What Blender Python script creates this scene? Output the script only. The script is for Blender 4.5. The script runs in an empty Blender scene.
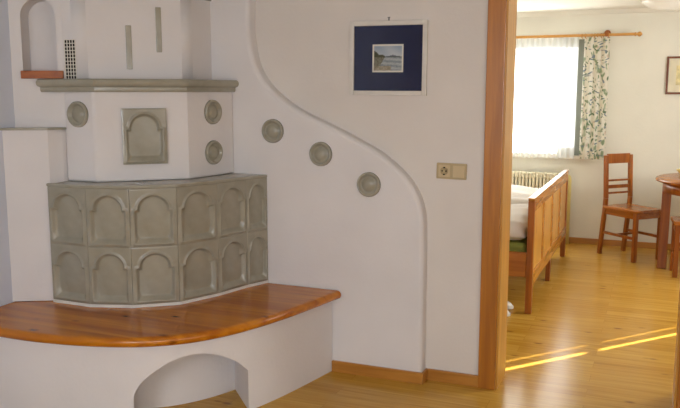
import bpy, bmesh, math, random
from mathutils import Vector, Matrix
random.seed(7)
sc = bpy.context.scene
COL = sc.collection

# ------------------------------------------------------------------ helpers
def lin(h):
    h = h.lstrip('#')
    r = [int(h[i:i + 2], 16) / 255 for i in (0, 2, 4)]
    return tuple((c / 12.92 if c <= .04045 else ((c + .055) / 1.055) ** 2.4) for c in r) + (1,)

class MB:
    def __init__(s): s.v = []; s.f = []; s.sm = []
    def add(s, vs, fs, smooth=False):
        b = len(s.v); s.v += [Vector(p) for p in vs]
        s.f += [tuple(b + i for i in f) for f in fs]; s.sm += [smooth] * len(fs); return s
    def box(s, x0, y0, z0, x1, y1, z1):
        vs = [(x, y, z) for z in (z0, z1) for y in (y0, y1) for x in (x0, x1)]
        return s.add(vs, [(0, 2, 3, 1), (4, 5, 7, 6), (0, 1, 5, 4), (2, 6, 7, 3), (0, 4, 6, 2), (1, 3, 7, 5)])
    def hexa(s, bot, top):
        return s.add(list(bot) + list(top), [(3, 2, 1, 0), (4, 5, 6, 7)] + [(i, (i + 1) % 4, 4 + (i + 1) % 4, 4 + i) for i in range(4)])
    def prism(s, poly, z0, z1):
        n = len(poly)
        vs = [(p[0], p[1], z0) for p in poly] + [(p[0], p[1], z1) for p in poly]
        return s.add(vs, [tuple(range(n - 1, -1, -1)), tuple(range(n, 2 * n))] + [(i, (i + 1) % n, n + (i + 1) % n, n + i) for i in range(n)])
    def bar(s, p, q, w, d, up=(0, 0, 1)):
        p = Vector(p); q = Vector(q); t = (q - p).normalized(); u = Vector(up)
        if abs(t.dot(u)) > .98: u = Vector((0, 1, 0))
        a = t.cross(u).normalized() * w / 2; b = a.cross(t).normalized() * d / 2
        c = [-a - b, a - b, a + b, -a + b]
        return s.hexa([p + k for k in c], [q + k for k in c])
    def tube(s, pts, r, n=12, cap=True):
        pts = [Vector(p) for p in pts]; rings = []
        rs = r if isinstance(r, (list, tuple)) else [r] * len(pts)
        t0 = (pts[1] - pts[0]).normalized(); u = Vector((0, 0, 1))
        if abs(t0.dot(u)) > .9: u = Vector((1, 0, 0))
        a = t0.cross(u).normalized(); vs = []
        for i, p in enumerate(pts):
            t = (pts[min(i + 1, len(pts) - 1)] - pts[max(i - 1, 0)]).normalized()
            a = (a - t * a.dot(t)).normalized(); b = t.cross(a)
            vs += [p + (a * math.cos(2 * math.pi * k / n) + b * math.sin(2 * math.pi * k / n)) * rs[i] for k in range(n)]
        fs = [(i * n + k, i * n + (k + 1) % n, (i + 1) * n + (k + 1) % n, (i + 1) * n + k) for i in range(len(pts) - 1) for k in range(n)]
        s.add(vs, fs, True)
        if cap:
            b0 = len(s.v) - len(vs)
            s.f += [tuple(b0 + k for k in range(n - 1, -1, -1)), tuple(b0 + (len(pts) - 1) * n + k for k in range(n))]; s.sm += [False, False]
        return s
    def lathe(s, prof, n=32, M=None, smooth=True):
        # prof: (radius, height) pairs, axis local z
        M = M or Matrix(); vs = []; fs = []
        for r, h in prof:
            vs += [M @ Vector((r * math.cos(2 * math.pi * k / n), r * math.sin(2 * math.pi * k / n), h)) for k in range(n)]
        for i in range(len(prof) - 1):
            for k in range(n):
                fs.append((i * n + k, i * n + (k + 1) % n, (i + 1) * n + (k + 1) % n, (i + 1) * n + k))
        fs.append(tuple(range(n - 1, -1, -1))); fs.append(tuple((len(prof) - 1) * n + k for k in range(n)))
        return s.add(vs, fs, smooth)
    def xform(s, M): s.v = [M @ p for p in s.v]; return s

WL = {}
def link(name, me, mat, parent=None, M=None, bevel=0, seg=2, base=None):
    o = bpy.data.objects.new(name, me); COL.objects.link(o)
    if mat and len(me.materials) == 0: me.materials.append(mat)
    if parent: o.parent = parent
    if M is not None: o.matrix_local = M
    if bevel:
        b = o.modifiers.new('soft_edge', 'BEVEL'); b.width = bevel; b.segments = seg; b.limit_method = 'ANGLE'; b.angle_limit = math.radians(40)
        b.harden_normals = False
    return o

def mesh(name, mb, off=(0, 0, 0)):
    me = bpy.data.meshes.new(name); off = Vector(off)
    me.from_pydata([p - off for p in mb.v], [], mb.f)
    bm = bmesh.new(); bm.from_mesh(me); bmesh.ops.recalc_face_normals(bm, faces=bm.faces); bm.to_mesh(me); bm.free()
    for p, q in zip(me.polygons, mb.sm): p.use_smooth = q
    me.update(); return me

def obj(name, mb, mat, parent=None, bevel=0, seg=2, local=False):
    """one mesh object; vertices in world space unless local"""
    if parent is None:
        lo = [min(p[i] for p in mb.v) for i in range(3)]; hi = [max(p[i] for p in mb.v) for i in range(3)]
        off = ((lo[0] + hi[0]) / 2, (lo[1] + hi[1]) / 2, lo[2])
        if local: off = (0, 0, 0)
        o = link(name, mesh(name, mb, off), mat, None, None, bevel, seg); o.location = off; WL[o] = Vector(off); return o
    off = (0, 0, 0) if local else WL[parent]
    o = link(name, mesh(name, mb, off), mat, parent, None, bevel, seg); WL[o] = WL[parent]; return o

def thing(name, label, cat, loc=(0, 0, 0), rz=0, group=None):
    o = bpy.data.objects.new(name, None); COL.objects.link(o); o.empty_display_size = .05
    o.location = loc; o.rotation_euler = (0, 0, rz); WL[o] = Vector(loc)
    o['label'] = label; o['category'] = cat
    if group: o['group'] = group
    return o
def tag(o, label, cat, group=None):
    o['label'] = label; o['category'] = cat
    if group: o['group'] = group
    return o
def struct(name, mb, mat, parent=None, bevel=0, seg=2, label=None):
    o = obj(name, mb, mat, parent, bevel, seg)
    if parent is None: o['kind'] = 'structure'
    if label: o['label'] = label
    return o
def structroot(name, loc):
    o = bpy.data.objects.new(name, None); COL.objects.link(o); o.location = loc; WL[o] = Vector(loc); o['kind'] = 'structure'; return o
def dup(root, loc, rz=None):
    r = root.copy(); COL.objects.link(r); r.location = loc; WL[r] = Vector(loc)
    if rz is not None: r.rotation_euler = (0, 0, rz)
    for ch in list(root.children):
        c = ch.copy(); COL.objects.link(c); c.parent = r
        for g in ch.children:
            d = g.copy(); COL.objects.link(d); d.parent = c
    return r
def facet(p, q, z, u):
    """frame on a vertical facet p->q (xy), origin at distance u along it and height z; local x along, y up, z outward (to the right of p->q)"""
    d = Vector((q[0] - p[0], q[1] - p[1], 0)).normalized(); n = Vector((d.y, -d.x, 0)); up = Vector((0, 0, 1))
    o = Vector((p[0], p[1], z)) + d * u
    M = Matrix((d, up, n)).transposed().to_4x4(); M.translation = o; return M

# ------------------------------------------------------------------ materials
def nodes(name):
    m = bpy.data.materials.new(name); m.use_nodes = True
    nt = m.node_tree; return m, nt, nt.nodes['Principled BSDF']
def setp(b, **k):
    for a, v in k.items(): b.inputs[a.replace('_', ' ')].default_value = v
def N(nt, t, **k):
    n = nt.nodes.new(t)
    for a, v in k.items(): setattr(n, a, v)
    return n
def ramp(nt, stops, fac):
    r = N(nt, 'ShaderNodeValToRGB'); e = r.color_ramp.elements
    while len(e) < len(stops): e.new(.5)
    for i, (p, c) in enumerate(stops): e[i].position = p; e[i].color = c
    nt.links.new(fac, r.inputs[0]); return r.outputs[0]
def bump(nt, b, h, strength, dist=.01):
    n = N(nt, 'ShaderNodeBump'); n.inputs['Strength'].default_value = strength; n.inputs['Distance'].default_value = dist
    nt.links.new(h, n.inputs['Height']); nt.links.new(n.outputs[0], b.inputs['Normal'])

def plain(name, col, rough=.5, spec=.5, metal=0, var=.06, scale=14, bmp=0, bscale=60):
    m, nt, b = nodes(name); c = lin(col)
    tc = N(nt, 'ShaderNodeTexCoord'); no = N(nt, 'ShaderNodeTexNoise'); no.inputs['Scale'].default_value = scale
    nt.links.new(tc.outputs['Object'], no.inputs['Vector'])
    lo = tuple(x * (1 - var) for x in c[:3]) + (1,); hi = tuple(min(1, x * (1 + var)) for x in c[:3]) + (1,)
    nt.links.new(ramp(nt, [(.3, lo), (.7, hi)], no.outputs[0]), b.inputs['Base Color'])
    setp(b, Roughness=rough, Metallic=metal); b.inputs['Specular IOR Level'].default_value = spec
    if bmp:
        n2 = N(nt, 'ShaderNodeTexNoise'); n2.inputs['Scale'].default_value = bscale; n2.inputs['Detail'].default_value = 4
        nt.links.new(tc.outputs['Object'], n2.inputs['Vector']); bump(nt, b, n2.outputs[0], bmp, .004)
    return m

def wood(name, dark, light, rough=.3, axis=0, grain=1.0, knots=0., spec=.5):
    m, nt, b = nodes(name)
    tc = N(nt, 'ShaderNodeTexCoord'); mp = N(nt, 'ShaderNodeMapping')
    s = [22 * grain] * 3; s[axis] = 1.6 * grain; mp.inputs['Scale'].default_value = s
    nt.links.new(tc.outputs['Object'], mp.inputs['Vector'])
    no = N(nt, 'ShaderNodeTexNoise'); no.inputs['Scale'].default_value = 1.6; no.inputs['Detail'].default_value = 5; no.inputs['Distortion'].default_value = .6
    nt.links.new(mp.outputs[0], no.inputs['Vector'])
    col = ramp(nt, [(.3, lin(dark)), (.68, lin(light))], no.outputs[0])
    if knots:
        mp2 = N(nt, 'ShaderNodeMapping'); s2 = [9.] * 3; s2[axis] = 5; mp2.inputs['Scale'].default_value = s2
        nt.links.new(tc.outputs['Object'], mp2.inputs['Vector'])
        vo = N(nt, 'ShaderNodeTexVoronoi'); nt.links.new(mp2.outputs[0], vo.inputs['Vector']); vo.inputs['Scale'].default_value = 1.0
        k = ramp(nt, [(.07, (knots,) * 3 + (1,)), (.16, (0, 0, 0, 1))], vo.outputs['Distance'])
        mx = N(nt, 'ShaderNodeMix', data_type='RGBA'); nt.links.new(k, mx.inputs[0]); nt.links.new(col, mx.inputs[6])
        mx.inputs[7].default_value = tuple(x * .35 for x in lin(dark)[:3]) + (1,); col = mx.outputs[2]
    nt.links.new(col, b.inputs['Base Color']); setp(b, Roughness=rough); b.inputs['Specular IOR Level'].default_value = spec
    bump(nt, b, no.outputs[0], .05, .002); return m

def plaster(name, col, var=.035):
    return plain(name, col, .9, .2, 0, var, 3.0, .25, 55)

def floor_mat():
    m, nt, b = nodes('lacquered_plank_floor')
    tc = N(nt, 'ShaderNodeTexCoord')
    br = N(nt, 'ShaderNodeTexBrick'); br.offset = .37; br.inputs['Scale'].default_value = 1
    br.inputs['Brick Width'].default_value = 1.1; br.inputs['Row Height'].default_value = .105
    br.inputs['Mortar Size'].default_value = .0012; br.inputs['Mortar Smooth'].default_value = .3; br.inputs['Bias'].default_value = 0
    br.inputs['Color1'].default_value = (.36, .36, .36, 1); br.inputs['Color2'].default_value = (.64, .64, .64, 1); br.inputs['Mortar'].default_value = (.1, .1, .1, 1)
    nt.links.new(tc.outputs['Object'], br.inputs['Vector'])
    mp = N(nt, 'ShaderNodeMapping'); mp.inputs['Scale'].default_value = (1.4, 26, 1)
    ad = N(nt, 'ShaderNodeVectorMath', operation='ADD'); nt.links.new(tc.outputs['Object'], ad.inputs[0])
    sc2 = N(nt, 'ShaderNodeVectorMath', operation='SCALE'); nt.links.new(br.outputs['Color'], sc2.inputs[0]); sc2.inputs['Scale'].default_value = 7
    nt.links.new(sc2.outputs[0], ad.inputs[1]); nt.links.new(ad.outputs[0], mp.inputs['Vector'])
    no = N(nt, 'ShaderNodeTexNoise'); no.inputs['Scale'].default_value = 1.3; no.inputs['Detail'].default_value = 6; no.inputs['Distortion'].default_value = .8
    nt.links.new(mp.outputs[0], no.inputs['Vector'])
    mx = N(nt, 'ShaderNodeMix', data_type='FLOAT'); mx.inputs[0].default_value = .42
    nt.links.new(no.outputs[0], mx.inputs[2]); nt.links.new(br.outputs['Color'], mx.inputs[3])
    col = ramp(nt, [(.12, lin('#784a14')), (.38, lin('#b4832e')), (.62, lin('#cca146'))], mx.outputs[0])
    # scattered knots
    mk = N(nt, 'ShaderNodeMapping'); mk.inputs['Scale'].default_value = (3.2, 6.5, 1); nt.links.new(tc.outputs['Object'], mk.inputs['Vector'])
    vo = N(nt, 'ShaderNodeTexVoronoi'); vo.inputs['Scale'].default_value = 1.2; nt.links.new(mk.outputs[0], vo.inputs['Vector'])
    k = ramp(nt, [(.05, (.75, .75, .75, 1)), (.13, (0, 0, 0, 1))], vo.outputs['Distance'])
    m2 = N(nt, 'ShaderNodeMix', data_type='RGBA'); nt.links.new(k, m2.inputs[0]); nt.links.new(col, m2.inputs[6]); m2.inputs[7].default_value = lin('#6e3c12')
    nt.links.new(m2.outputs[2], b.inputs['Base Color']); setp(b, Roughness=.22); b.inputs['Specular IOR Level'].default_value = .25
    bump(nt, b, no.outputs[0], .06, .002); return m

def glaze():
    m, nt, b = nodes('grey_green_glaze')
    tc = N(nt, 'ShaderNodeTexCoord'); no = N(nt, 'ShaderNodeTexNoise'); no.inputs['Scale'].default_value = 9; no.inputs['Detail'].default_value = 4
    nt.links.new(tc.outputs['Object'], no.inputs['Vector'])
    nt.links.new(ramp(nt, [(.3, lin('#949080')), (.7, lin('#a8a393'))], no.outputs[0]), b.inputs['Base Color'])
    setp(b, Roughness=.2); b.inputs['Specular IOR Level'].default_value = .6
    return m

def cloth(name, col, trans=.3, transp=0., rough=.9):
    m, nt, b = nodes(name); out = nt.nodes['Material Output']
    setp(b, Roughness=rough, Base_Color=lin(col)); b.inputs['Specular IOR Level'].default_value = .1
    t = N(nt, 'ShaderNodeBsdfTranslucent'); t.inputs[0].default_value = lin(col)
    mx = N(nt, 'ShaderNodeMixShader'); mx.inputs[0].default_value = trans
    nt.links.new(b.outputs[0], mx.inputs[1]); nt.links.new(t.outputs[0], mx.inputs[2]); last = mx.outputs[0]
    if transp:
        tp = N(nt, 'ShaderNodeBsdfTransparent'); m2 = N(nt, 'ShaderNodeMixShader'); m2.inputs[0].default_value = transp
        nt.links.new(last, m2.inputs[1]); nt.links.new(tp.outputs[0], m2.inputs[2]); last = m2.outputs[0]
    nt.links.new(last, out.inputs[0]); return m, nt, b, t

M_wall = plaster('white_plaster', '#dfd8d1')
M_wallfar = plaster('far_room_plaster', '#e3e1d5')
M_stove = plaster('stove_plaster', '#e2dedd')
M_ceil = plaster('ceiling_paint', '#e6e4da')
M_floor = floor_mat()
M_glaze = glaze()
M_grout = plain('white_grout', '#e2dfd8', .9, .2)
M_bench = wood('honey_pine_bench', '#a45808', '#d0831a', .22, 0, .5, .8)
M_case = wood('larch_door_casing', '#9a5b10', '#bb771e', .35, 2, .8)
M_jamb = wood('light_larch_jamb', '#b67f2e', '#d19c48', .35, 2, .8)
M_base = wood('oak_baseboard', '#a56c28', '#c68a3c', .35, 0, .8)
M_cherry = wood('cherry_wood', '#7d3f12', '#a8621f', .28, 2, .8)
M_cherryx = wood('cherry_wood_lengthwise', '#8a4a12', '#b8742c', .25, 0, .8)
M_cherryy = wood('cherry_wood_crosswise', '#99601f', '#c3873a', .25, 1, .8)
M_pinepan = wood('pine_panel', '#b57a2e', '#d8a552', .3, 2, .8, .5)
M_rod = wood('pine_rod', '#b87c34', '#d39f55', .35, 0, 1)
M_orange = wood('stained_niche_board', '#8c4510', '#b0611e', .4, 0, .6)
M_white = plain('white_lacquer', '#e6e2d8', .4)
M_cream = plain('cream_plastic', '#cbb68d', .35, .5, 0, .02)
M_creamd = plain('darker_cream_plastic', '#b8a47c', .45, .5, 0, .02)  # deeper cream tone of cover plate and socket ring
M_rad = plain('radiator_enamel', '#e6e0c4', .35)
M_pipe = plain('heating_pipe_enamel', '#e4d58c', .35)
M_navy = plain('navy_mat_board', '#1a2244', .12, .6)
M_black = plain('black_void', '#0a0a0a', .8, .2)
M_metal = plain('dull_steel', '#8f8f8a', .3, .5, 1)
M_frameg = plain('grey_green_window_frame', '#888d84', .5)
M_brownf = wood('brown_picture_frame', '#5f2f14', '#7d4422', .35, 2, 1)
M_paper = plain('ivory_paper', '#ddd6bd', .6)
M_sheet = plain('white_bedding', '#e2dedb', .9, .1, 0, .03, 4, .3, 9)
M_green = plain('olive_mattress_cover', '#7f8443', .9, .1)
M_shoe = plain('white_shoe', '#dcd9d2', .6)
M_dish = plain('pale_yellow_ceramic', '#d8c070', .3)
M_slit = plain('sun_slit_board', '#8a8f88', .6)  # boards of the added, unseen slit screen

gl, nt, b = nodes('window_glass')
for n in list(nt.nodes):
    if n != nt.nodes['Material Output']: nt.nodes.remove(n)
g1 = N(nt, 'ShaderNodeBsdfGlossy'); g1.inputs['Roughness'].default_value = .02
g2 = N(nt, 'ShaderNodeBsdfTransparent'); gm = N(nt, 'ShaderNodeMixShader'); gm.inputs[0].default_value = .06
nt.links.new(g2.outputs[0], gm.inputs[1]); nt.links.new(g1.outputs[0], gm.inputs[2]); nt.links.new(gm.outputs[0], nt.nodes['Material Output'].inputs[0])
M_glass = gl
lampm, nt, b = nodes('opal_glass'); setp(b, Roughness=.25, Base_Color=lin('#f0f0ea'))
M_opal = lampm

# ------------------------------------------------------------------ room shell
YW, YR, YB, YF = 3.57, 3.50, 3.785, 7.50       # dividing wall, raised wall, its far side, far wall
XL, XR, YREAR, ZC = -2.80, 1.90, -1.70, 2.15
DX0, DX1, DZ = -.665, .14, 2.0                # doorway
struct('floor', MB().box(XL - .2, YREAR - .2, -.06, XR + .6, YF + .2, 0), M_floor)
struct('ceiling', MB().box(XL - .2, YREAR - .2, ZC, XR + .12, YF + .2, ZC + .1), M_ceil)
struct('wall_middle', MB().box(XL, YW, 0, DX0, YB, ZC).box(DX1, YW, 0, XR, YB, ZC).box(DX0, YW, DZ, DX1, YB, ZC), M_wall)
struct('wall_left', MB().box(XL - .1, YREAR, 0, XL, YW, ZC), plaster('blue_light_tint_plaster', '#d2d8e6'))  # bluish light on this wall is put into its plaster colour
# rear wall of the front room with two window openings
rw = MB()
for x0, x1 in ((XL, -1.5), (-.3, .2), (1.4, XR)): rw.box(x0, YREAR - .15, 0, x1, YREAR, ZC)
for x0, x1 in ((-1.5, -.3), (.2, 1.4)): rw.box(x0, YREAR - .15, 0, x1, YREAR, .8).box(x0, YREAR - .15, 2.0, x1, YREAR, ZC)
struct('wall_rear', rw, M_wall)
struct('wall_right', MB().box(XR, YREAR, 0, XR + .1, YB, ZC), M_wall)
# far room
WX0, WX1, WZ0, WZ1 = -2.15, -.655, .83, 1.90
fw = MB().box(XL, YF, 0, WX0, YF + .2, ZC).box(WX1, YF, 0, XR + .1, YF + .2, ZC).box(WX0, YF, 0, WX1, YF + .2, WZ0).box(WX0, YF, WZ1, WX1, YF + .2, ZC)
struct('wall_far', fw, M_wallfar)
struct('wall_bedside', MB().box(XL - .1, YB, 0, XL, YF, ZC), M_wallfar)
S0, S1, S2, S3 = 6.90, 6.945, 7.055, 7.075    # two slits between added unseen boards, placed to shape the floor sun streaks
es = MB().box(XR, YB, 0, XR + .1, 6.5, ZC).box(XR, 7.35, 0, XR + .1, YF, ZC).box(XR, 6.5, 2.0, XR + .1, 7.35, ZC)
struct('wall_east', es, M_wallfar)
d2 = structroot('sun_slit_screen', (XR + .02, 6.9, 0))  # unseen slit screen, added to shape the low sun
struct('sun_slit_board', MB().box(XR + .02, 6.5, 0, XR + .03, S0, 2.0), M_slit, d2)
struct('sun_slit_board', MB().box(XR + .02, S1, 0, XR + .03, S2, 2.0), M_slit, d2)
struct('sun_slit_board', MB().box(XR + .02, S3, 0, XR + .03, 7.35, 2.0), M_slit, d2)
struct('sun_slit_rail', MB().box(XR + .03, 6.5, 1.50, XR + .04, 7.35, 1.545), M_slit, d2)  # added crossbar that breaks the sun streaks midway
# cove at the far ceiling
struct('trim_1', MB().add([(x, y, z) for x in (XL, XR) for y, z in ((YF, ZC), (YF, ZC - .035), (YF - .012, ZC - .03), (YF - .04, ZC - .008), (YF - .05, ZC))],
       [(0, 1, 6, 5), (1, 2, 7, 6), (2, 3, 8, 7), (3, 4, 9, 8), (4, 3, 2, 1, 0), (5, 6, 7, 8, 9)]), M_ceil)

# raised, wave-edged heated wall in front of the dividing wall
WV = [(-1.935, ZC), (-1.939, 1.877), (-1.941, 1.705), (-1.904, 1.545), (-1.826, 1.44), (-1.698, 1.345), (-1.545, 1.275), (-1.433, 1.226),
      (-1.328, 1.175), (-1.23, 1.121), (-1.123, 1.035), (-1.052, .942), (-1.019, .84), (-1.012, .70), (-1.011, .553), (-1.012, .0)]
def crom(P, n):
    out = []; k = len(P[0])
    Q = [tuple(2 * P[0][i] - P[1][i] for i in range(k))] + list(P) + [tuple(2 * P[-1][i] - P[-2][i] for i in range(k))]
    for i in range(1, len(Q) - 2):
        for j in range(n):
            t = j / n
            out.append(tuple(.5 * (2 * Q[i][c] + (Q[i + 1][c] - Q[i - 1][c]) * t + (2 * Q[i - 1][c] - 5 * Q[i][c] + 4 * Q[i + 1][c] - Q[i + 2][c]) * t * t + (3 * Q[i][c] - Q[i - 1][c] - 3 * Q[i + 1][c] + Q[i + 2][c]) * t ** 3) for c in range(k)))
    out.append(tuple(P[-1])); return out
wv = crom(WV, 5)
mb = MB(); R = .022
nrm = []
for i in range(len(wv)):
    a = wv[max(i - 1, 0)]; c = wv[min(i + 1, len(wv) - 1)]; dx, dz = c[0] - a[0], c[1] - a[1]; l = math.hypot(dx, dz)
    nrm.append((-dz / l, dx / l))            # pointing out of the slab (right / up)
prof = [(R, 0)] + [(R - R * math.sin(t), R - R * math.cos(t)) for t in [math.pi / 2 * k / 6 for k in range(1, 7)]] + [(0, YW - YR)]
vs = []
for (x, z), (nx, nz) in zip(wv, nrm):
    for inn, dy in prof: vs.append((x - nx * inn, YR + dy, z - nz * inn))
m_ = len(prof)
fs = [(i * m_ + j, i * m_ + j + 1, (i + 1) * m_ + j + 1, (i + 1) * m_ + j) for i in range(len(wv) - 1) for j in range(m_ - 1)]
mb.add(vs, fs, True)
for i in range(len(wv) - 1):                  # flat front, strip by strip back to the left wall
    a = vs[i * m_]; c = vs[(i + 1) * m_]
    mb.add([(XL, YR, a[2]), a, c, (XL, YR, c[2])], [(0, 1, 2, 3)])
struct('wall_raised', mb, M_stove)

# baseboards
struct('baseboard_raised', MB().box(-1.485, YR - .014, 0, -1.000, YR, .058), M_base, bevel=.003)
struct('baseboard_step', MB().box(-1.010, YR, 0, -.998, YW, .058), M_base, bevel=.003)
struct('baseboard_middle', MB().box(-.998, YW - .014, 0, -.744, YW, .058), M_base, bevel=.003)
struct('baseboard_far', MB().box(XL, YF - .014, 0, XR, YF, .055), M_base, bevel=.003)

# door casing and lining
d1 = structroot('door_1', (DX0, YW, 0))
struct('casing', MB().box(DX0 - .078, YW - .020, 0, DX0 + .003, YW, DZ + .09), M_case, d1, bevel=.003)
struct('casing', MB().box(DX1 - .003, YW - .020, 0, DX1 + .087, YW, DZ + .09), M_case, d1, bevel=.003)
struct('casing', MB().box(DX0 + .003, YW - .020, DZ, DX1 - .003, YW, DZ + .09), M_case, d1, bevel=.003)
struct('jamb', MB().box(DX0, YW, 0, DX0 + .012, YB, DZ), M_jamb, d1)
struct('jamb', MB().box(DX1 - .012, YW, 0, DX1, YB, DZ), M_jamb, d1)
struct('jamb', MB().box(DX0, YW, DZ - .012, DX1, YB, DZ), M_jamb, d1)
struct('casing', MB().box(DX0 - .08, YB, 0, DX0 - .004, YB + .02, DZ + .09), M_case, d1)
struct('casing', MB().box(DX1 + .004, YB, 0, DX1 + .08, YB + .02, DZ + .09), M_case, d1)

# windows
def window(name, x0, x1, z0, z1, y, mull, fm):
    w = structroot(name, ((x0 + x1) / 2, y, z0)); t = .07
    f = MB().box(x0, y, z0, x0 + t, y + .05, z1).box(x1 - t, y, z0, x1, y + .05, z1).box(x0 + t, y, z0, x1 - t, y + .05, z0 + t).box(x0 + t, y, z1 - t, x1 - t, y + .05, z1)
    for k in mull: f.box(k - .04, y, z0 + t, k + .04, y + .05, z1 - t)
    fo = struct('window_frame', f, fm, w)
    struct('pane', MB().box(x0 + t, y + .022, z0 + t, x1 - t, y + .026, z1 - t), M_glass, w)
    return w
w1 = window('window_1', WX0, WX1, WZ0, WZ1, YF + .03, [(-1.42)], M_frameg)
struct('window_sill', MB().box(WX0 - .03, YF - .03, WZ0 - .03, WX1 + .03, YF + .03, WZ0), M_white, w1)
window('window_2', -1.5, -.3, .8, 2.0, YREAR - .1, [-.9], M_white)
window('window_3', .2, 1.4, .8, 2.0, YREAR - .1, [.8], M_white)

# ------------------------------------------------------------------ chimney pier with niche (left)
PA, PB_ = (-2.80, 2.78), (-2.585, 2.883)
dP = Vector((PB_[0] - PA[0], PB_[1] - PA[1])); lP = dP.length
ZB = .432
pier = MB()
LA, LB, LC = (-2.80, 2.70), (-2.622, 2.797), (-2.600, 2.865)
pier.prism([LA, LB, LC, (-2.60, 3.49), (-2.80, 3.49)], ZB, 1.245)
Mf = facet(PA, PB_, 0, 0)
NX0, NX1, NZ0, NZS, ND = .052, .212, 1.50, 1.766, .11
nr = (NX1 - NX0) / 2; ncx = (NX0 + NX1) / 2
def pt(u, z, d=0): return Mf @ Vector((u, z, -d))
def quad(mb, a, b, c, d, sm=False): mb.add([a, b, c, d], [(0, 1, 2, 3)], sm)
z0, z1 = 1.245, ZC
quad(pier, pt(0, z0), pt(NX0, z0), pt(NX0, z1), pt(0, z1))
quad(pier, pt(NX1, z0), pt(lP, z0), pt(lP, z1), pt(NX1, z1))
quad(pier, pt(NX0, z0), pt(NX1, z0), pt(NX1, NZ0), pt(NX0, NZ0))
K = 20
arc = [(ncx - nr * math.cos(math.pi * k / K), NZS + nr * math.sin(math.pi * k / K)) for k in range(K + 1)]
for k in range(K):
    a, c = arc[k], arc[k + 1]
    quad(pier, pt(a[0], a[1]), pt(c[0], c[1]), pt(c[0], z1), pt(a[0], z1))
    quad(pier, pt(a[0], a[1]), pt(c[0], c[1]), pt(c[0], c[1], ND), pt(a[0], a[1], ND), True)
    quad(pier, pt(a[0], a[1], ND), pt(c[0], c[1], ND), pt(c[0], NZ0, ND), pt(a[0], NZ0, ND))
quad(pier, pt(NX0, NZ0), pt(NX0, NZS), pt(NX0, NZS, ND), pt(NX0, NZ0, ND))
quad(pier, pt(NX1, NZ0), pt(NX1, NZS), pt(NX1, NZS, ND), pt(NX1, NZ0, ND))
quad(pier, pt(NX0, NZ0), pt(NX1, NZ0), pt(NX1, NZ0, ND), pt(NX0, NZ0, ND))
e1 = Vector((PB_[0], PB_[1], 0)); 
quad(pier, pt(lP, z0), Vector((PB_[0], 3.49, z0)), Vector((PB_[0], 3.49, z1)), pt(lP, z1))
wc = struct('wall_chimney', pier, M_stove)
wc['label'] = 'white plastered corner pier with an arched niche beside the stove'
lg = MB().prism([(-2.80, 2.685), (-2.612, 2.787), (-2.580, 2.862), (-2.580, 2.876), (-2.80, 2.876)], 1.245, 1.256)
struct('ledge_tile', lg, M_glaze, wc, bevel=.003)
# niche board
nb = MB()
q = [(.046, -.022), (.238, -.022), (.238, -.001), (.046, -.001)]
nb.add([pt(u, 1.482, d) for u, d in q] + [pt(u, 1.518, d) for u, d in q], [(3, 2, 1, 0), (4, 5, 6, 7)] + [(i, (i + 1) % 4, 4 + (i + 1) % 4, 4 + i) for i in range(4)])
q = [(NX0 + .001, -.001), (NX1 - .001, -.001), (NX1 - .001, ND - .002), (NX0 + .001, ND - .002)]
nb.add([pt(u, 1.501, d) for u, d in q] + [pt(u, 1.518, d) for u, d in q], [(3, 2, 1, 0), (4, 5, 6, 7)] + [(i, (i + 1) % 4, 4 + (i + 1) % 4, 4 + i) for i in range(4)])
o = obj('niche_shelf', nb, M_orange, bevel=.003); tag(o, 'thick orange-brown wooden board forming the sill of the arched wall niche', 'shelf')

# ------------------------------------------------------------------ stove bench
BP = [(-2.797, 2.37), (-2.535, 2.355), (-2.318, 2.362), (-2.092, 2.402), (-1.896, 2.475), (-1.738, 2.597), (-1.616, 2.792), (-1.519, 3.08), (-1.432, 3.485)]
bc = crom(BP, 8)
def inset(C, d):
    out = []
    for i, p in enumerate(C):
        a = C[max(i - 1, 0)]; c = C[min(i + 1, len(C) - 1)]; dx, dy = c[0] - a[0], c[1] - a[1]; l = math.hypot(dx, dy)
        out.append((max(-2.797, p[0] - dy / l * d), min(3.497, p[1] + dx / l * d)))
    return out
bench = thing('stove_bench', 'curved built-in bench with honey pine seat and arched white base around the stove', 'bench', (-2.0, 2.95, 0))
# seat with rounded nose
ZT, TH = .43, .042
rings = []
for k in range(9):
    t = math.pi * k / 8; rings.append((.021 - .021 * math.sin(t), ZT - TH / 2 + TH / 2 * math.cos(t)))
rings = [(.03, ZT)] + rings + [(.03, ZT - TH)]
mb = MB(); vs = []
off = [inset(bc, r[0]) for r in rings]; n_ = len(bc)
for r, c in zip(rings, off): vs += [(p[0], p[1], r[1]) for p in c]
mb.add(vs, [(j * n_ + i, j * n_ + i + 1, (j + 1) * n_ + i + 1, (j + 1) * n_ + i) for j in range(len(rings) - 1) for i in range(n_ - 1)], True)
top = [(p[0], p[1], ZT) for p in off[0]]; bot = [(p[0], p[1], ZT - TH) for p in off[-1]]
for lst in (top, bot):
    mb.add(lst + [(-2.797, 3.497, lst[0][2])], [tuple(range(len(lst) + 1))])
e = n_ - 1
mb.add([(p[e][0], p[e][1], r[1]) for r, p in zip(rings, off)], [tuple(range(len(rings)))])
bm_seat = obj('bench_seat', mb, M_bench, bench)
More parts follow.
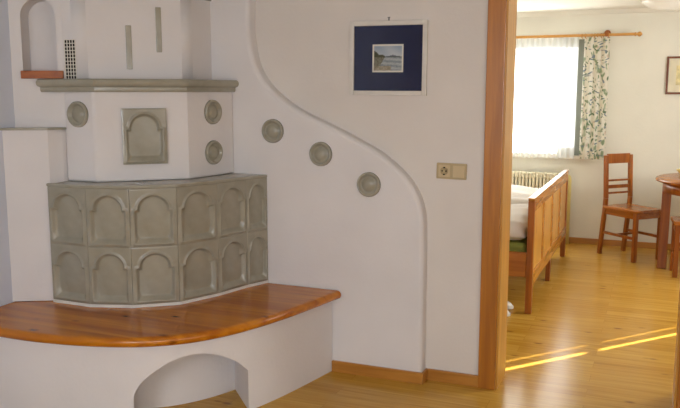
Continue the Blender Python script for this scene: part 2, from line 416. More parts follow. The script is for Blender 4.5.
# plaster base with the arched wood niche
base = inset(bc, .055)
S = [0]
for i in range(1, len(base)): S.append(S[-1] + math.hypot(base[i][0] - base[i - 1][0], base[i][1] - base[i - 1][1]))
def at(s):
    for i in range(1, len(S)):
        if s <= S[i]:
            t = (s - S[i - 1]) / (S[i] - S[i - 1] + 1e-9); return (base[i - 1][0] + (base[i][0] - base[i - 1][0]) * t, base[i - 1][1] + (base[i][1] - base[i - 1][1]) * t)
    return base[-1]
AR = [(.842, .165), (.868, .213), (.905, .247), (.945, .276), (1.005, .308), (1.073, .324), (1.147, .318), (1.227, .291), (1.30, .248), (1.365, .190)]
ar = crom(AR, 4); inn = Vector((-.68, .73)) * .27
def p3(s, z, d=0): a = at(s); return Vector((a[0] + inn.x * d, a[1] + inn.y * d, z))
zb = ZT - TH
mb = MB()
ss = [ar[0][0] * k / 26 for k in range(27)]
for a, c in zip(ss, ss[1:]): quad(mb, p3(a, 0), p3(c, 0), p3(c, zb), p3(a, zb), True)
ss = [ar[-1][0] + (S[-1] - ar[-1][0]) * k / 22 for k in range(23)]
for a, c in zip(ss, ss[1:]): quad(mb, p3(a, 0), p3(c, 0), p3(c, zb), p3(a, zb), True)
for (a, za), (c, zc_) in zip(ar, ar[1:]):
    quad(mb, p3(a, za), p3(c, zc_), p3(c, zb), p3(a, zb), True)
mb2 = MB()
for (a, za), (c, zc_) in zip(ar, ar[1:]):
    quad(mb2, p3(a, za), p3(c, zc_), p3(c, zc_, 1), p3(a, za, 1), True)
    quad(mb2, p3(a, 0, 1), p3(c, 0, 1), p3(c, zc_, 1), p3(a, za, 1), True)
a, za = ar[0]; quad(mb2, p3(a, 0), p3(a, za), p3(a, za, 1), p3(a, 0, 1))
a, za = ar[-1]; quad(mb2, p3(a, 0), p3(a, za), p3(a, za, 1), p3(a, 0, 1))
bb = obj('bench_base', mb, M_stove, bench)
obj('wood_niche', mb2, M_stove, bb)

# ------------------------------------------------------------------ tiled stove
def archtile(w=.20, h=.281, nx=44, ny=60, dep=.017):
    bm_v = []; fs = []
    def sd(u, v):
        bx = abs(u) - .405 * w; bz = abs(v - .345 * h) - .285 * h     # body .06h .. .61h
        d1_ = max(bx, bz) if (bx < 0 or bz < 0) and max(bx, bz) <= 0 or min(bx, bz) <= 0 else math.hypot(bx, bz)
        d2_ = math.hypot(u, (v - .64 * h) * 1.02) - .335 * w
        return min(d1_, d2_)
    for j in range(ny + 1):
        for i in range(nx + 1):
            u = -w / 2 + w * i / nx; v = h * j / ny
            d = -sd(u, v)                       # >0 inside
            z = 0.004
            if d > -.011: z += .007 * math.exp(-((d + .003) / .0045) ** 2)
            if d > 0:
                wid = .010 + .030 * max(0, 1 - (v - .06 * h) / .04)
                t = min(1, d / wid); z -= dep * (t * t * (3 - 2 * t))
                # a very shallow cushion in the field
                z += .003 * math.exp(-((u / (.25 * w)) ** 2 + ((v - .4 * h) / (.3 * h)) ** 2))
            ed = min(w / 2 - abs(u), v, h - v)
            if ed < .002: z -= .0015 * (1 - ed / .002)
            bm_v.append((u, v, z))
    for j in range(ny):
        for i in range(nx):
            a = j * (nx + 1) + i; fs.append((a, a + 1, a + nx + 2, a + nx + 1))
    mb = MB(); mb.add(bm_v, fs, True)
    # skirt
    loop = [i for i in range(nx + 1)] + [j * (nx + 1) + nx for j in range(1, ny + 1)] + [ny * (nx + 1) + i for i in range(nx - 1, -1, -1)] + [j * (nx + 1) for j in range(ny - 1, 0, -1)]
    sk = [(bm_v[i][0], bm_v[i][1], -.016) for i in loop]; n = len(loop)
    rim = [bm_v[i] for i in loop]
    mb.add(rim + sk, [(k, n + k, n + (k + 1) % n, (k + 1) % n) for k in range(n)])
    return mb

stove = thing('tiled_stove', 'white masonry corner stove with grey-green arched tiles standing on the curved bench', 'stove', (-2.25, 3.2, .43))
TP = [(-2.622, 2.778), (-2.397, 2.772), (-2.205, 2.835), (-2.038, 2.963), (-1.952, 3.172), (-1.902, 3.37), (-1.852, 3.4985)]
core = inset(TP, .016); core[0] = (-2.615, 2.79); core[-1] = (-1.866, 3.4985)
back = [(-2.595, 3.4985)]; lf = [(-2.595, 2.80)]
tb = obj('tiled_base', MB().prism(core[1:] + back + [(-2.595, 2.80)], .432, .984), M_glaze, stove)
g = inset(TP, -.004); g[-1] = (-1.848, 3.4985); g[0] = (-2.62, 2.772)
obj('grout_strip', MB().prism(g[:] + back + lf, .4305, .4435), M_grout, stove)
t_ = inset(TP, -.006); t_[-1] = (-1.846, 3.4985); t_[0] = (-2.624, 2.77)
obj('cover_slab', MB().prism(t_ + back + lf, .985, 1.0), M_glaze, stove, bevel=.004)
TW, THH = .20, .2700
tile_me = mesh('arched_tile', archtile(TW, THH)); tile_me.materials.append(M_glaze)
for k in range(6):
    p, q = TP[k], TP[k + 1]; L = math.hypot(q[0] - p[0], q[1] - p[1])
    for r in range(2):
        Mx = facet(p, q, .444 + r * .2705, L / 2) @ Matrix.Diagonal(((L - .0012) / TW, 1, 1, 1))
        link('arched_tile', tile_me, None, tb, Matrix.Translation(-WL[stove]) @ Mx)
# lower plaster body, cornice shelf, upper body, crown
LBp = [(-2.598, 2.882), (-2.415, 2.874), (-2.095, 3.160), (-2.040, 3.4985)]
lb = obj('lower_body', MB().prism(LBp + back, 1.0005, 1.428), M_stove, stove, bevel=.012, seg=3)
UBp = [(-2.5845, 2.8832), (-2.503, 2.90), (-2.155, 3.275), (-2.165, 3.4985)]
def rounded(poly, idx, rad, n=8):
    out = []
    for i, p in enumerate(poly):
        if i not in idx: out.append(p); continue
        P0, P1, P2 = (Vector(poly[j]) for j in (i - 1, i, i + 1))
        a = P1 + (P0 - P1).normalized() * rad; c = P1 + (P2 - P1).normalized() * rad
        for k in range(n + 1):
            t = k / n; q_ = a * (1 - t) ** 2 + P1 * 2 * t * (1 - t) + c * t * t; out.append((q_.x, q_.y))
    return out
ub_poly = rounded(UBp, (1, 2), .035)
ubm = MB().prism(ub_poly + [(-2.5845, 3.4985)], 1.475, 1.885)
ub = obj('upper_body', ubm, M_stove, stove)
for f_ in ub.data.polygons: f_.use_smooth = f_.area < .006
def mould(name, outline, prof, wallx):
    """horizontal moulding: outline (front line, left to right), prof = (inset, z)"""
    mb = MB(); vs = []; rows = []
    for d, z in prof:
        c = inset(outline, d); c[-1] = (outline[-1][0] - d, 3.4985); c[0] = (outline[0][0] + .3 * d, outline[0][1] + d)
        rows.append([(p[0], p[1], z) for p in c])
    n = len(outline)
    for r in rows: vs += r
    mb.add(vs, [(j * n + i, j * n + i + 1, (j + 1) * n + i + 1, (j + 1) * n + i) for j in range(len(prof) - 1) for i in range(n - 1)])
    for r in (rows[0], rows[-1]): mb.add(r + [(wallx, 3.4985, r[0][2]), (wallx, r[0][1] + .06, r[0][2])], [tuple(range(n + 2))])
    mb.add([r[0] for r in rows], [tuple(range(len(rows)))]); mb.add([r[-1] for r in rows], [tuple(range(len(rows)))])
    return obj(name, mb, M_glaze, stove)
SH = [(-2.688, 2.808), (-2.392, 2.850), (-2.062, 3.125), (-2.005, 3.4985)]
rp = [(.016 - .016 * math.sin(t), 1.462 + .018 * math.cos(t)) for t in [math.pi * k / 8 for k in range(9)]]
mould('cornice_shelf', SH, [(.05, 1.48)] + rp + [(.020, 1.441), (.020, 1.428), (.024, 1.420), (.06, 1.419)], -2.585)
CR = [(-2.60, 2.868), (-2.480, 2.868), (-2.125, 3.262), (-2.145, 3.4985)]
mould('crown_cornice', CR, [(.05, 1.95), (.0, 1.95), (-.004, 1.93), (.0, 1.905), (.012, 1.895), (.012, 1.882), (.05, 1.878)], -2.60)
# centre tile, medallions, slits, vent
p, q = LBp[1], LBp[2]
ct = archtile(.205, .262)
M0 = facet(p, q, 1.082, .224)
link('arched_tile', mesh('arched_tile_large', ct), M_glaze, stove, Matrix.Translation(-WL[stove]) @ M0 @ Matrix.Translation((0, 0, .0155)))
MED = [(0.001, .016), (.012, .0155), (.026, .012), (.032, .006), (.037, .001), (.044, .002), (.047, .013), (.052, .017), (.056, .016), (.060, .010), (.061, .0)][::-1]
med_me = mesh('medallion', MB().lathe(MED, 36)); med_me.materials.append(M_glaze)
def med(p, q, u, z): link('medallion', med_me, None, stove, Matrix.Translation(-WL[stove]) @ facet(p, q, z, u))
med(LBp[0], LBp[1], .09, 1.317); med(LBp[2], LBp[3], .178, 1.321); med(LBp[2], LBp[3], .178, 1.119)
p, q = UBp[1], UBp[2]; L = math.hypot(q[0] - p[0], q[1] - p[1])
for u, za, zb_ in ((.225, 1.527, 1.732), (.368, 1.610, 1.822)):
    sl = MB().box(-.013, za, -.002, .013, zb_, .006)
    link('tile_strip', mesh('tile_strip', sl), M_glaze, stove, Matrix.Translation(-WL[stove]) @ facet(p, q, 0, u), .002)
p, q = UBp[0], UBp[1]
gr = MB(); gw, gh, nx_, ny_ = .054, .180, 4, 11
cw, chh = gw / nx_, gh / ny_
for i in range(nx_ + 1): gr.box(-gw / 2 + i * cw - .0018, 0, .0005, -gw / 2 + i * cw + .0018, gh, .003)
for j in range(ny_ + 1): gr.box(-gw / 2, j * chh - .0018, .0005, gw / 2, j * chh + .0018, .003)
Mg = Matrix.Translation(-WL[stove]) @ facet(p, q, 1.480, .036)
vg = link('vent_grille', mesh('vent_grille', gr), M_white, stove, Mg); WL[vg] = WL[stove]
link('vent_opening', mesh('vent_opening', MB().box(-gw / 2 + .001, .001, -.002, gw / 2 - .001, gh - .001, .0006)), M_black, vg)

# medallions set in the raised wall
for (x, z), lab in zip([(-1.812, 1.224), (-1.546, 1.115), (-1.291, .974)],
        ['round grey-green ceramic medallion on white wall, uppermost of three falling beside the stove',
         'round grey-green ceramic medallion on white wall, middle of the falling row of three',
         'round grey-green ceramic medallion on white wall, lowest of three, farthest from the stove']):
    o = link('wall_medallion', med_me, None, None, Matrix.Translation((x, YR - .0005, z)) @ Matrix.Rotation(math.pi / 2, 4, 'X'))
    tag(o, lab, 'ornament', 'ceramic medallions on the raised wall')

# ------------------------------------------------------------------ framed lake picture
def obox(u0, v0, d0, u1, v1, d1): return MB().box(u0, -d1, v0, u1, -d0, v1)
pic = thing('framed_picture', 'square white-framed lake picture in wide navy mat on the white wall', 'picture', (-1.2205, YW, 1.580), 0)
pic.rotation_euler = (0, math.radians(.4), 0)
hw, t = .1955, .0225; hh = .1765
f = MB().box(-hw, -.018, -hh, -hw + t, -.001, hh).box(hw - t, -.018, -hh, hw, -.001, hh).box(-hw + t, -.018, -hh, hw - t, -.001, -hh + t).box(-hw + t, -.018, hh - t, hw - t, -.001, hh)
obj('picture_frame', f, plain('pale_picture_frame', '#dad5cc', .45), pic, bevel=.002, local=True)
obj('mat_board', MB().box(-hw + t, -.010, -hh + t, hw - t, -.002, hh - t), M_navy, pic, local=True)
# print: lake view painted into a colour attribute
PW, PH, nx, ny = .078, .066, 52, 42
mb = MB()
vs = [(-PW + 2 * PW * i / nx, -.0105, -PH + 2 * PH * j / ny) for j in range(ny + 1) for i in range(nx + 1)]
mb.add(vs, [(j * (nx + 1) + i, j * (nx + 1) + i + 1, (j + 1) * (nx + 1) + i + 1, (j + 1) * (nx + 1) + i) for j in range(ny) for i in range(nx)])
pm, nt, b = nodes('lake_print'); setp(b, Roughness=.5)
at_ = N(nt, 'ShaderNodeVertexColor', layer_name='Paint'); nt.links.new(at_.outputs[0], b.inputs['Base Color'])
pr = obj('lake_print', mb, pm, pic, local=True)
ca = pr.data.color_attributes.new('Paint', 'FLOAT_COLOR', 'POINT')
def mixc(a, b, t): return tuple(a[i] + (b[i] - a[i]) * t for i in range(3)) + (1,)
for k in range(len(vs)):
    i, j = k % (nx + 1), k // (nx + 1); x, y = i / nx, j / ny; r = random.random()
    if x < .05 or x > .95 or y < .05 or y > .95: c = lin('#dcd9cc')
    elif y > .54:
        c = mixc(lin('#b9bfc3'), lin('#7f93ab'), min(1, max(0, (y - .55) * 1.6 + .5 * math.sin(9 * x + 7 * y) * .4)))
        hill = .56 + max(0, .22 * (1 - x / .42)) ** 1.0 + .03 * math.sin(22 * x) * (x < .5)
        far = .57 + .05 * math.exp(-((x - .66) / .12) ** 2)
        if y < hill: c = mixc(lin('#1d2616'), lin('#4c4c20'), r)
        elif y < far: c = lin('#59616b')
    else:
        c = mixc(lin('#7e868b'), lin('#bfc4c4'), r * .6 + .3 * math.sin(40 * y + 3 * x))
        if x < .40 - (.54 - y) * .5: c = mixc(lin('#4a4630'), lin('#8d8a78'), r)
        if y < .22 and x < .6: c = mixc(lin('#6b5f45'), lin('#b2aa98'), r)
    ca.data[k].color = c
obj('picture_hook', MB().bar((0, -.004, hh), (0, -.004, hh + .016), .006, .003).bar((-.006, -.004, hh + .016), (.006, -.004, hh + .016), .004, .004), M_metal, pic, local=True)

# ------------------------------------------------------------------ double socket plate
def rrect(w, h, r, n=5):
    out = []
    for cx, cz, a0 in ((w / 2 - r, h / 2 - r, 0), (-w / 2 + r, h / 2 - r, 90), (-w / 2 + r, -h / 2 + r, 180), (w / 2 - r, -h / 2 + r, 270)):
        out += [(cx + r * math.cos(math.radians(a0 + 90 * k / n)), cz + r * math.sin(math.radians(a0 + 90 * k / n))) for k in range(n + 1)]
    return out
def plate(w, h, r, y0, y1, cx=0):
    mb = MB().prism(rrect(w, h, r), -y1, -y0); mb.xform(Matrix.Rotation(math.pi / 2, 4, 'X'))
    # prism z -> world -y ; keep plate in x/z
    mb.v = [Vector((p.x + cx, -abs(p.y), p.z)) for p in mb.v]; return mb
sk = thing('power_socket', 'cream double wall plate with a power socket and a blank rocker beside door', 'power socket', (-.898, YW, 1.048))
sk.rotation_euler = (0, math.radians(1), 0)
obj('cover_plate', plate(.146, .076, .005, .0005, .009), M_creamd, sk, bevel=.002, local=True)
si = obj('socket_insert', plate(.056, .056, .003, .009, .013, -.034), M_cream, sk, bevel=.001, local=True)
def ycyl(mb, x, z, r, y0, y1, n=24):
    return mb.lathe([(r, y0), (r, y1)], n, Matrix.Translation((x, 0, z)) @ Matrix.Rotation(math.pi / 2, 4, 'X'))
rg = MB().lathe([(.0195, .0128), (.0195, .0145), (.0175, .0145), (.0175, .0134)], 28, Matrix.Translation((-.034, 0, 0)) @ Matrix.Rotation(math.pi / 2, 4, 'X'))
obj('socket_recess', rg, M_creamd, si, local=True)
for dx, dz, r in ((-.0095, 0, .0036), (.0095, 0, .0036)):
    obj('pin_hole', ycyl(MB(), -.034 + dx, dz, r, .0133, .0150, 12), M_black, si, local=True)
for dz in (-.0165, .0165):
    obj('earth_clip', MB().box(-.034 - .004, -.0153, dz - .003, -.034 + .004, -.0133, dz + .003), M_black, si, local=True)
obj('blank_rocker', plate(.056, .056, .003, .009, .013, .036), M_cream, sk, bevel=.0015, local=True)

# ------------------------------------------------------------------ far room: curtain rod, curtains
RZ, RY = 1.926, YF - .085
rod = thing('curtain_rod', 'pine curtain rod with turned finial above the bright window', 'curtain rod', (-1.2, RY, RZ))
obj('rod', MB().tube([(-2.3, RY, RZ), (-.235, RY, RZ)], .0125, 16), M_rod, rod)
fm_ = Matrix.Translation((-.235, RY, RZ)) @ Matrix.Rotation(math.pi / 2, 4, 'Y')
obj('finial', MB().lathe([(.012, -.01), (.018, -.004), (.018, .004), (.010, .010), (.020, .024), (.023, .034), (.016, .046), (.004, .056)], 20, fm_), M_rod, rod)
bk = MB().lathe([(.028, 0), (.028, .012), (.020, .018), (.013, .022), (.013, .085)], 20, Matrix.Translation((-.475, YF - .001, RZ + .020)) @ Matrix.Rotation(math.pi / 2, 4, 'X'))
bk.lathe([(.021, -.014), (.021, .014)], 18, Matrix.Translation((-.475, RY, RZ + .006)) @ Matrix.Rotation(math.pi / 2, 4, 'Y'))
obj('bracket', bk, M_cherry, rod)
for x in [-.685, -.655, -.60, -.575, -.55, -.52, -.50, -.455]:
    ring = MB(); k = 20
    ring.tube([(x + .004 * math.sin(3 * a), RY + .020 * math.cos(a), RZ - .006 + .020 * math.sin(a)) for a in [2 * math.pi * j / k for j in range(k + 1)]], .0035, 8, False)
    obj('curtain_ring', ring, M_rod, rod)

def sheet(x0, x1, z0, z1, y, amp, per, nx, nz, hem=0, hemper=.06, seed=0, flare=0):
    r = random.Random(seed); ph = [r.uniform(0, 6.28) for _ in range(4)]
    vs = []
    for j in range(nz + 1):
        tz = j / nz
        for i in range(nx + 1):
            x = x0 + (x1 - x0) * i / nx
            zb = z0 + hem * (.5 - .5 * abs(math.sin(math.pi * (x - x0) / hemper)))
            z = zb + (z1 - zb) * tz
            k = 2 * math.pi * (x - x0) / per
            yy = y + amp * (.8 * math.sin(k + .5 * math.sin(k * .37 + ph[0]) + .25 * (1 - tz) * math.sin(3 * tz + ph[2])) + .3 * math.sin(k * .43 + ph[1]))
            vs.append((x + flare * (1 - tz) * ((i / nx) - .5), yy, z))
    return MB().add(vs, [(j * (nx + 1) + i, j * (nx + 1) + i + 1, (j + 1) * (nx + 1) + i + 1, (j + 1) * (nx + 1) + i) for j in range(nz) for i in range(nx)], True)
M_net, _, _, _ = cloth('white_net', '#f4f4f0', .65, .22)
o = obj('net_curtain', sheet(-2.2, -.716, .80, RZ - .012, YF - .055, .010, .052, 420, 12, .03, .05, 1), M_net)
tag(o, 'sheer white net curtain with scalloped hem glowing across the far window', 'curtain')
M_flor, nt, b, tr = cloth('floral_cotton', '#d6cfbb', .5)
tc = N(nt, 'ShaderNodeTexCoord'); base_c = None
def blobs(scale, colr, thr, soft, sx, sz, offs, prev):
    mp = N(nt, 'ShaderNodeMapping'); mp.inputs['Scale'].default_value = (sx, 0.0, sz); mp.inputs['Location'].default_value = offs
    nt.links.new(tc.outputs['Object'], mp.inputs['Vector'])
    no = N(nt, 'ShaderNodeTexNoise'); no.inputs['Scale'].default_value = 5; nt.links.new(mp.outputs[0], no.inputs['Vector'])
    av = N(nt, 'ShaderNodeMix', data_type='VECTOR'); av.inputs[0].default_value = .25
    nt.links.new(mp.outputs[0], av.inputs[4]); nt.links.new(no.outputs['Color'], av.inputs[5])
    vo = N(nt, 'ShaderNodeTexVoronoi'); vo.inputs['Scale'].default_value = scale; nt.links.new(av.outputs[1], vo.inputs['Vector'])
    f = ramp(nt, [(thr, (1, 1, 1, 1)), (thr + soft, (0, 0, 0, 1))], vo.outputs['Distance'])
    mx = N(nt, 'ShaderNodeMix', data_type='RGBA'); nt.links.new(f, mx.inputs[0])
    if prev is None: mx.inputs[6].default_value = lin('#ece7da')
    else: nt.links.new(prev, mx.inputs[6])
    mx.inputs[7].default_value = lin(colr); return mx.outputs[2]
c = blobs(26, '#d5c4b4', .16, .16, 1, .8, (3, 0, 7), None)
c = blobs(25, '#97a688', .24, .16, 1.5, .7, (1, 0, 2), c)
c = blobs(28, '#818f98', .20, .12, .8, 1.4, (5, 0, 4), c)
c = blobs(36, '#6f8567', .18, .12, 1.0, .8, (9, 0, 1), c)
nt.links.new(c, b.inputs['Base Color']); nt.links.new(c, tr.inputs[0])
o = obj('floral_curtain', sheet(-.664, -.446, .81, RZ - .02, YF - .10, .022, .066, 120, 20, 0, .06, 4, .012), M_flor)
tag(o, 'pleated off-white curtain with green and blue leaf print hanging beside the bright window', 'curtain')

# ------------------------------------------------------------------ radiator and pipe
rad = thing('radiator', 'cream ribbed radiator below the far window behind the bed', 'radiator', (-1.45, YF - .10, .12))
sec = MB().box(-.0155, -.055, 0, .0155, .055, .045).box(-.0155, -.055, .50, .0155, .055, .55).box(-.0115, -.055, .045, .0115, -.020, .50).box(-.0115, .020, .045, .0115, .055, .50)
sec_me = mesh('radiator_section', sec); sec_me.materials.append(M_rad)
for k in range(38):
    link('radiator_section', sec_me, None, rad, Matrix.Translation((-.62 + k * .0325, 0, 0)), .006)
obj('manifold', MB().tube([(-2.07, YF - .10, .145), (-.87, YF - .10, .145)], .014, 10).tube([(-2.07, YF - .10, .645), (-.87, YF - .10, .645)], .014, 10), M_rad, rad)
for x in (-1.9, -1.0): obj('foot', MB().box(x - .02, YF - .14, 0.001, x + .02, YF - .06, .14), M_rad, rad)
pp = thing('heating_pipe', 'pale yellow vertical heating pipe behind the far end of the footboard', 'pipe', (-.745, YF - .06, 0))
obj('pipe_run', MB().tube([(-.745, YF - .06, .001), (-.745, YF - .06, .60), (-.75, YF - .063, .635), (-.77, YF - .07, .65), (-.848, YF - .095, .65)], .018, 14), M_pipe, pp)
obj('valve', MB().tube([(-.77, YF - .07, .655), (-.77, YF - .13, .655)], .014, 12), M_white, pp)

# ------------------------------------------------------------------ bed
BY0, BY1, BX = 4.915, 6.86, -.70
bed = thing('bed', 'wooden double bed with panelled footboard seen through the doorway', 'bed', (-1.75, 5.88, 0))
fbx = (BX - .036, BX)
fb = MB()
fb.box(fbx[0], BY0 + .05, .665, fbx[1], BY1 - .05, .735).box(fbx[0], BY0 + .05, .175, fbx[1], BY1 - .05, .27)
npan = 4; st = .06; span = (BY1 - BY0 - .10); pw = (span - (npan - 1) * st) / npan
pans = []
y = BY0 + .05
for k in range(npan):
    pans.append((y, y + pw)); y += pw
    if k < npan - 1: fb.box(fbx[0] + .001, y, .27, fbx[1] - .001, y + st, .665); y += st
fbo = obj('footboard', fb, M_cherryy, bed, bevel=.004)
for a, c_ in pans: obj('panel', MB().box(fbx[0] + .008, a - .004, .265, fbx[1] - .008, c_ + .004, .67), M_pinepan, fbo)
obj('top_cap', MB().box(BX - .038, BY0 - .003, .735, BX + .003, BY1 + .004, .757), M_cherryy, fbo, bevel=.004)
for a in (BY0, BY1 - .05): obj('bed_post', MB().box(fbx[0] - .002, a, 0.001, fbx[1] + .002, a + .05, .735), M_cherry, bed, bevel=.003)
obj('bed_post', MB().box(fbx[0], 5.86, 0.001, fbx[1] - .003, 5.905, .18), M_cherry, bed, bevel=.003)
for a in (BY0 + .004, BY1 - .034): obj('side_rail', MB().box(-2.70, a, .24, fbx[0] - .003, a + .03, .40), M_cherryx, bed, bevel=.003)
hb = MB().box(-2.75, BY0, .30, -2.70, BY1, .95)
obj('headboard', hb, M_cherryy, bed, bevel=.004)
for a in (BY0, BY1 - .06): obj('bed_post', MB().box(-2.755, a, .001, -2.695, a + .06, .98), M_cherry, bed, bevel=.003)
obj('slat_base', MB().box(-2.69, BY0 + .045, .26, fbx[0] - .005, BY1 - .045, .285), M_pinepan, bed)
o = obj('mattress', MB().box(-2.68, BY0 + .04, .286, fbx[0] - .012, BY1 - .045, .455), M_green, bevel=.03, seg=4); tag(o, 'mattress in an olive green cover lying in the wooden bed', 'mattress')
def pillowy(x0, y0, z0, x1, y1, z1, seed, nx=36, ny=48):
    r = random.Random(seed); ph = [r.uniform(0, 6) for _ in range(6)]; top = []; bot = []
    for j in range(ny + 1):
        for i in range(nx + 1):
            u, v = i / nx, j / ny; e = min(u, 1 - u) * (x1 - x0); e2 = min(v, 1 - v) * (y1 - y0)
            rr = .085
            f = math.sqrt(max(0, 1 - max(0, 1 - e / rr) ** 2)) * math.sqrt(max(0, 1 - max(0, 1 - e2 / rr) ** 2))
            w = .012 * math.sin(7 * u * 2 + ph[0] + 2 * v) + .012 * math.sin(11 * v + ph[1] + 3 * u) + .006 * math.sin(23 * v + ph[2])
            h = (z1 - z0) / 2
            X = x0 + (x1 - x0) * u; Y = y0 + (y1 - y0) * v
            top.append((X, Y, z0 + h * .5 + (h * 1.5 + w) * f)); bot.append((X, Y, z0 + h * .5 * (1 - f)))
    n = nx + 1; mb = MB()
    fs = [(j * n + i, j * n + i + 1, (j + 1) * n + i + 1, (j + 1) * n + i) for j in range(ny) for i in range(nx)]
    mb.add(top, fs, True); b0 = len(top)
    mb.v += [Vector(p) for p in bot]; mb.f += [tuple(b0 + i for i in reversed(f)) for f in fs]; mb.sm += [True] * len(fs)
    loop = [i for i in range(nx + 1)] + [j * n + nx for j in range(1, ny + 1)] + [ny * n + i for i in range(nx - 1, -1, -1)] + [j * n for j in range(ny - 1, 0, -1)]
    for k in range(len(loop)):
        a, c2 = loop[k], loop[(k + 1) % len(loop)]; mb.f.append((a, b0 + a, b0 + c2, c2)); mb.sm.append(True)
    return mb
o = obj('duvet', pillowy(-2.2, BY0 + .045, .457, fbx[0] - .02, 5.855, .585, 2), M_sheet); tag(o, 'plump white duvet on the near half of the bed, closer to the doorway', 'duvet')
o = obj('duvet', pillowy(-2.2, 5.905, .457, fbx[0] - .02, BY1 - .055, .600, 9), M_sheet); tag(o, 'white duvet on the far half of the bed, closer to the radiator', 'duvet')

# ------------------------------------------------------------------ slippers
def slipper(name, loc, rz, label):
    t = thing(name, label, 'slipper', loc, rz, 'white slippers by the door jamb')
    n = 22; sole = []
    for k in range(n):
        a = 2 * math.pi * k / n; y = math.sin(a) * .125; w = .040 + .010 * math.sin(a) - .006 * math.cos(2 * a)
        sole.append((math.cos(a) * w, y))
    obj('sole', MB().prism(sole, .001, .022), M_shoe, t, bevel=.006, seg=3, local=True)
    vs = []; k1, k2 = 10, 12
    for j in range(k2 + 1):
        y = .005 + .110 * j / k2; r = math.sqrt(max(.02, 1 - max(0, (j / k2 - .35) / .68) ** 2))
        for i in range(k1 + 1):
            a = math.pi * i / k1; vs.append((.047 * r * math.cos(a), y, .020 + .048 * r * math.sin(a) * (1 - .35 * j / k2)))
    o = obj('upper', MB().add(vs, [(j * (k1 + 1) + i, j * (k1 + 1) + i + 1, (j + 1) * (k1 + 1) + i + 1, (j + 1) * (k1 + 1) + i) for j in range(k2) for i in range(k1)], True), M_shoe, t, local=True)
    s = o.modifiers.new('thickness', 'SOLIDIFY'); s.thickness = .004
    return t
slipper('slipper', (-.935, 4.81, 0), math.radians(-80), 'white slipper on the floor at the foot of the bed, nearer the camera')
slipper('slipper', (-.945, 4.98, 0), math.radians(-75), 'white slipper on the floor under the bed, farther of the pair')

# ------------------------------------------------------------------ dining chair
th = math.radians(-44)
ch = thing('dining_chair', 'reddish wooden dining chair with slatted back standing against the far wall', 'chair', (-.43, 7.085, 0), th)
# local frame: x = forward, y = across; rear near leg at origin
W_, L_, lt = .275, .43, .032
def leg(mb_list, mat=M_cherry, name='leg', par=ch): return obj(name, mb_list, mat, par, bevel=.003, local=True)
for y in (0, W_):
    m = MB(); P = [(0, y, .001), (.045, y, .42), (.050, y, .50), (.028, y, .875)]
    for a, c_ in zip(P, P[1:]): m.bar(a, c_, .030, .034, (1, 0, 0))
    leg(m)
for y in (0, W_): leg(MB().bar((L_ - .02, y, .001), (L_ - .02, y, .415), .034, .034))
seat = MB().box(.034, -.018, .415, L_ + .010, W_ + .018, .440); obj('seat', seat, M_cherryx, ch, bevel=.006, local=True)
obj('apron', MB().box(.05, -.010, .365, L_ - .02, .008, .415).box(.05, W_ - .008, .365, L_ - .02, W_ + .010, .415).box(L_ - .030, .01, .365, L_ - .012, W_ - .01, .415).box(.036, .01, .365, .054, W_ - .01, .415), M_cherryx, ch, local=True)
def backx(z): return .050 - .022 * (z - .50) / .375
obj('top_rail', MB().bar((backx(.845), .012, .845), (backx(.845), W_ - .012, .845), .020, .085, (0, 0, 1)), M_cherry, ch, bevel=.003, local=True)
for z, h in ((.545, .016), (.600, .030), (.655, .016)):
    obj('back_slat', MB().bar((backx(z), .012, z), (backx(z), W_ - .012, z), .014, h), M_cherry, ch, local=True)
for y in (0, W_): obj('stretcher', MB().bar((.02, y, .20), (L_ - .03, y, .20), .016, .022), M_cherry, ch, local=True)
obj('stretcher', MB().bar((.18, .0, .20), (.18, W_, .20), .016, .018), M_cherry, ch, local=True)

# ------------------------------------------------------------------ round table, stool, dish
TC = (.515, 6.62)
tab = thing('round_table', 'round reddish wooden table cut off by the doorway edge', 'table', (TC[0], TC[1], 0))
obj('table_top', MB().lathe([(.50, .722), (.515, .727), (.52, .737), (.515, .747), (.505, .752)], 56, smooth=True), M_cherryx, tab, local=True)
obj('apron', MB().lathe([(.46, .64), (.46, .721)], 48), M_cherry, tab, local=True)
for a in (172, 262, 82, 352):
    cx, cy = .43 * math.cos(math.radians(a)), .43 * math.sin(math.radians(a))
    m = MB().bar((cx * 1.02, cy * 1.02, .001), (cx, cy, .722), .07, .07)
    m.xform(Matrix.Identity(4)); obj('leg', m, M_cherry, tab, bevel=.004, local=True)
stl = thing('wooden_stool', 'low reddish wooden stool in front of the round table', 'stool', (.305, 6.50, 0), math.radians(4))
obj('seat', MB().box(-.17, -.15, .41, .17, .15, .44), M_cherryx, stl, bevel=.005, local=True)
obj('apron', MB().box(-.14, -.128, .345, .14, -.112, .41).box(-.14, .112, .345, .14, .128, .41).box(-.148, -.11, .345, -.132, .11, .41).box(.132, -.11, .345, .148, .11, .41), M_cherry, stl, local=True)
for x in (-.138, .138):
    for y in (-.118, .118): obj('leg', MB().bar((x, y, .001), (x, y, .41), .036, .036), M_cherry, stl, bevel=.003, local=True)
    obj('stretcher', MB().bar((x, -.11, .17), (x, .11, .17), .018, .024), M_cherry, stl, local=True)
for y in (-.118, .118): obj('stretcher', MB().bar((-.13, y, .22), (.13, y, .22), .018, .024), M_cherry, stl, local=True)
ds = MB().lathe([(.028, .0), (.034, .002), (.052, .022), (.066, .040), (.063, .041), (.048, .024), (.030, .008), (.001, .007)], 28)
ds.xform(Matrix.Translation((.215, 6.86, .7525)))
o = obj('small_dish', ds, M_dish); tag(o, 'small pale yellow dish on the round table top', 'dish')

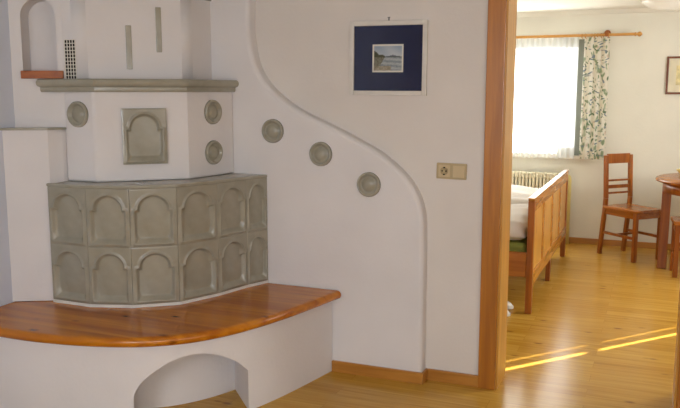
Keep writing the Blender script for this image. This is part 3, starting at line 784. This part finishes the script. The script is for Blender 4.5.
# ------------------------------------------------------------------ far wall picture, ceiling lamp
fp = thing('framed_picture', 'small brown-framed pale picture on the far wall above the table', 'picture', (.20, YF, 1.565))
f = MB().box(-.165, -.018, -.165, -.147, -.001, .165).box(.147, -.018, -.165, .165, -.001, .165).box(-.147, -.018, -.165, .147, -.001, -.147).box(-.147, -.018, .147, .147, -.001, .165)
obj('picture_frame', f, M_brownf, fp, bevel=.002, local=True)
obj('mat_board', MB().box(-.147, -.008, -.147, .147, -.002, .147), M_paper, fp, local=True)
obj('flower_print', MB().box(-.085, -.0088, -.085, .085, -.008, .085), plain('faded_yellow_print', '#d9cd9c', .6, .3, 0, .25, 30), fp, local=True)
lp = thing('ceiling_lamp', 'shallow white glass ceiling lamp in the far room', 'lamp', (.03, 6.65, ZC))
obj('glass_shade', MB().lathe([(.012, -.098), (.06, -.096), (.12, -.085), (.17, -.066), (.205, -.040), (.215, -.028), (.205, -.026)], 40), M_opal, lp, local=True)
obj('ceiling_mount', MB().lathe([(.19, -.03), (.19, -.001)], 32), M_white, lp, local=True)

# ------------------------------------------------------------------ light
def area(name, loc, rot, sx, sy, power, col):
    l = bpy.data.lights.new(name, 'AREA'); l.shape = 'RECTANGLE'; l.size = sx; l.size_y = sy; l.energy = power; l.color = col
    o = bpy.data.objects.new(name, l); COL.objects.link(o); o.location = loc; o.rotation_euler = rot; return o
area('window_daylight_left', (-.9, YREAR - .02, 1.4), (math.radians(74), 0, 0), 1.15, 1.15, 34, (.82, .88, 1))
area('window_daylight_right', (.8, YREAR - .02, 1.4), (math.radians(74), 0, 0), 1.15, 1.15, 25, (.90, .94, 1))
area('side_fill', (XR - .05, .6, 1.3), (0, math.radians(80), 0), 1.2, 1.6, 18, (1, .96, .93))  # added fill lamp by the right wall, which has no window
area('far_window_daylight', (-1.40, YF - .13, 1.38), (math.radians(-90), 0, 0), 1.45, 1.05, 16, (1, .99, .97))
area('far_room_side_fill', (XR - .03, 5.4, 1.45), (0, math.radians(90), 0), 1.1, 1.3, 46, (.98, .99, .97))  # added fill lamp for the far room; the wall behind is solid
sun = bpy.data.lights.new('low_sun', 'SUN'); sun.energy = 40; sun.angle = math.radians(.4); sun.color = (1, .96, .86)
so = bpy.data.objects.new('low_sun', sun); COL.objects.link(so)
e = math.radians(24); d = Vector((-.645 * math.cos(e), -.764 * math.cos(e), -math.sin(e)))
so.rotation_euler = d.to_track_quat('-Z', 'Y').to_euler(); so.location = (4, 9, 4)
w = bpy.data.worlds.new('overcast_sky'); sc.world = w; w.use_nodes = True
bg = w.node_tree.nodes['Background']; bg.inputs[0].default_value = (.95, .98, 1, 1); bg.inputs[1].default_value = 3.0

# ------------------------------------------------------------------ camera
pitch, yaw = math.radians(8.2759), math.radians(22.4182)
cam = bpy.data.cameras.new('camera'); cam.sensor_width = 36; cam.lens = 770 / 680 * 36; cam.clip_start = .05
co = bpy.data.objects.new('camera', cam); COL.objects.link(co); co.location = (0, 0, 1.42); co.rotation_euler = (math.pi / 2 - pitch, 0, yaw)
sc.camera = co
sc.view_settings.view_transform = 'Standard'; sc.view_settings.look = 'None'; sc.view_settings.exposure = .12; sc.view_settings.gamma = 1
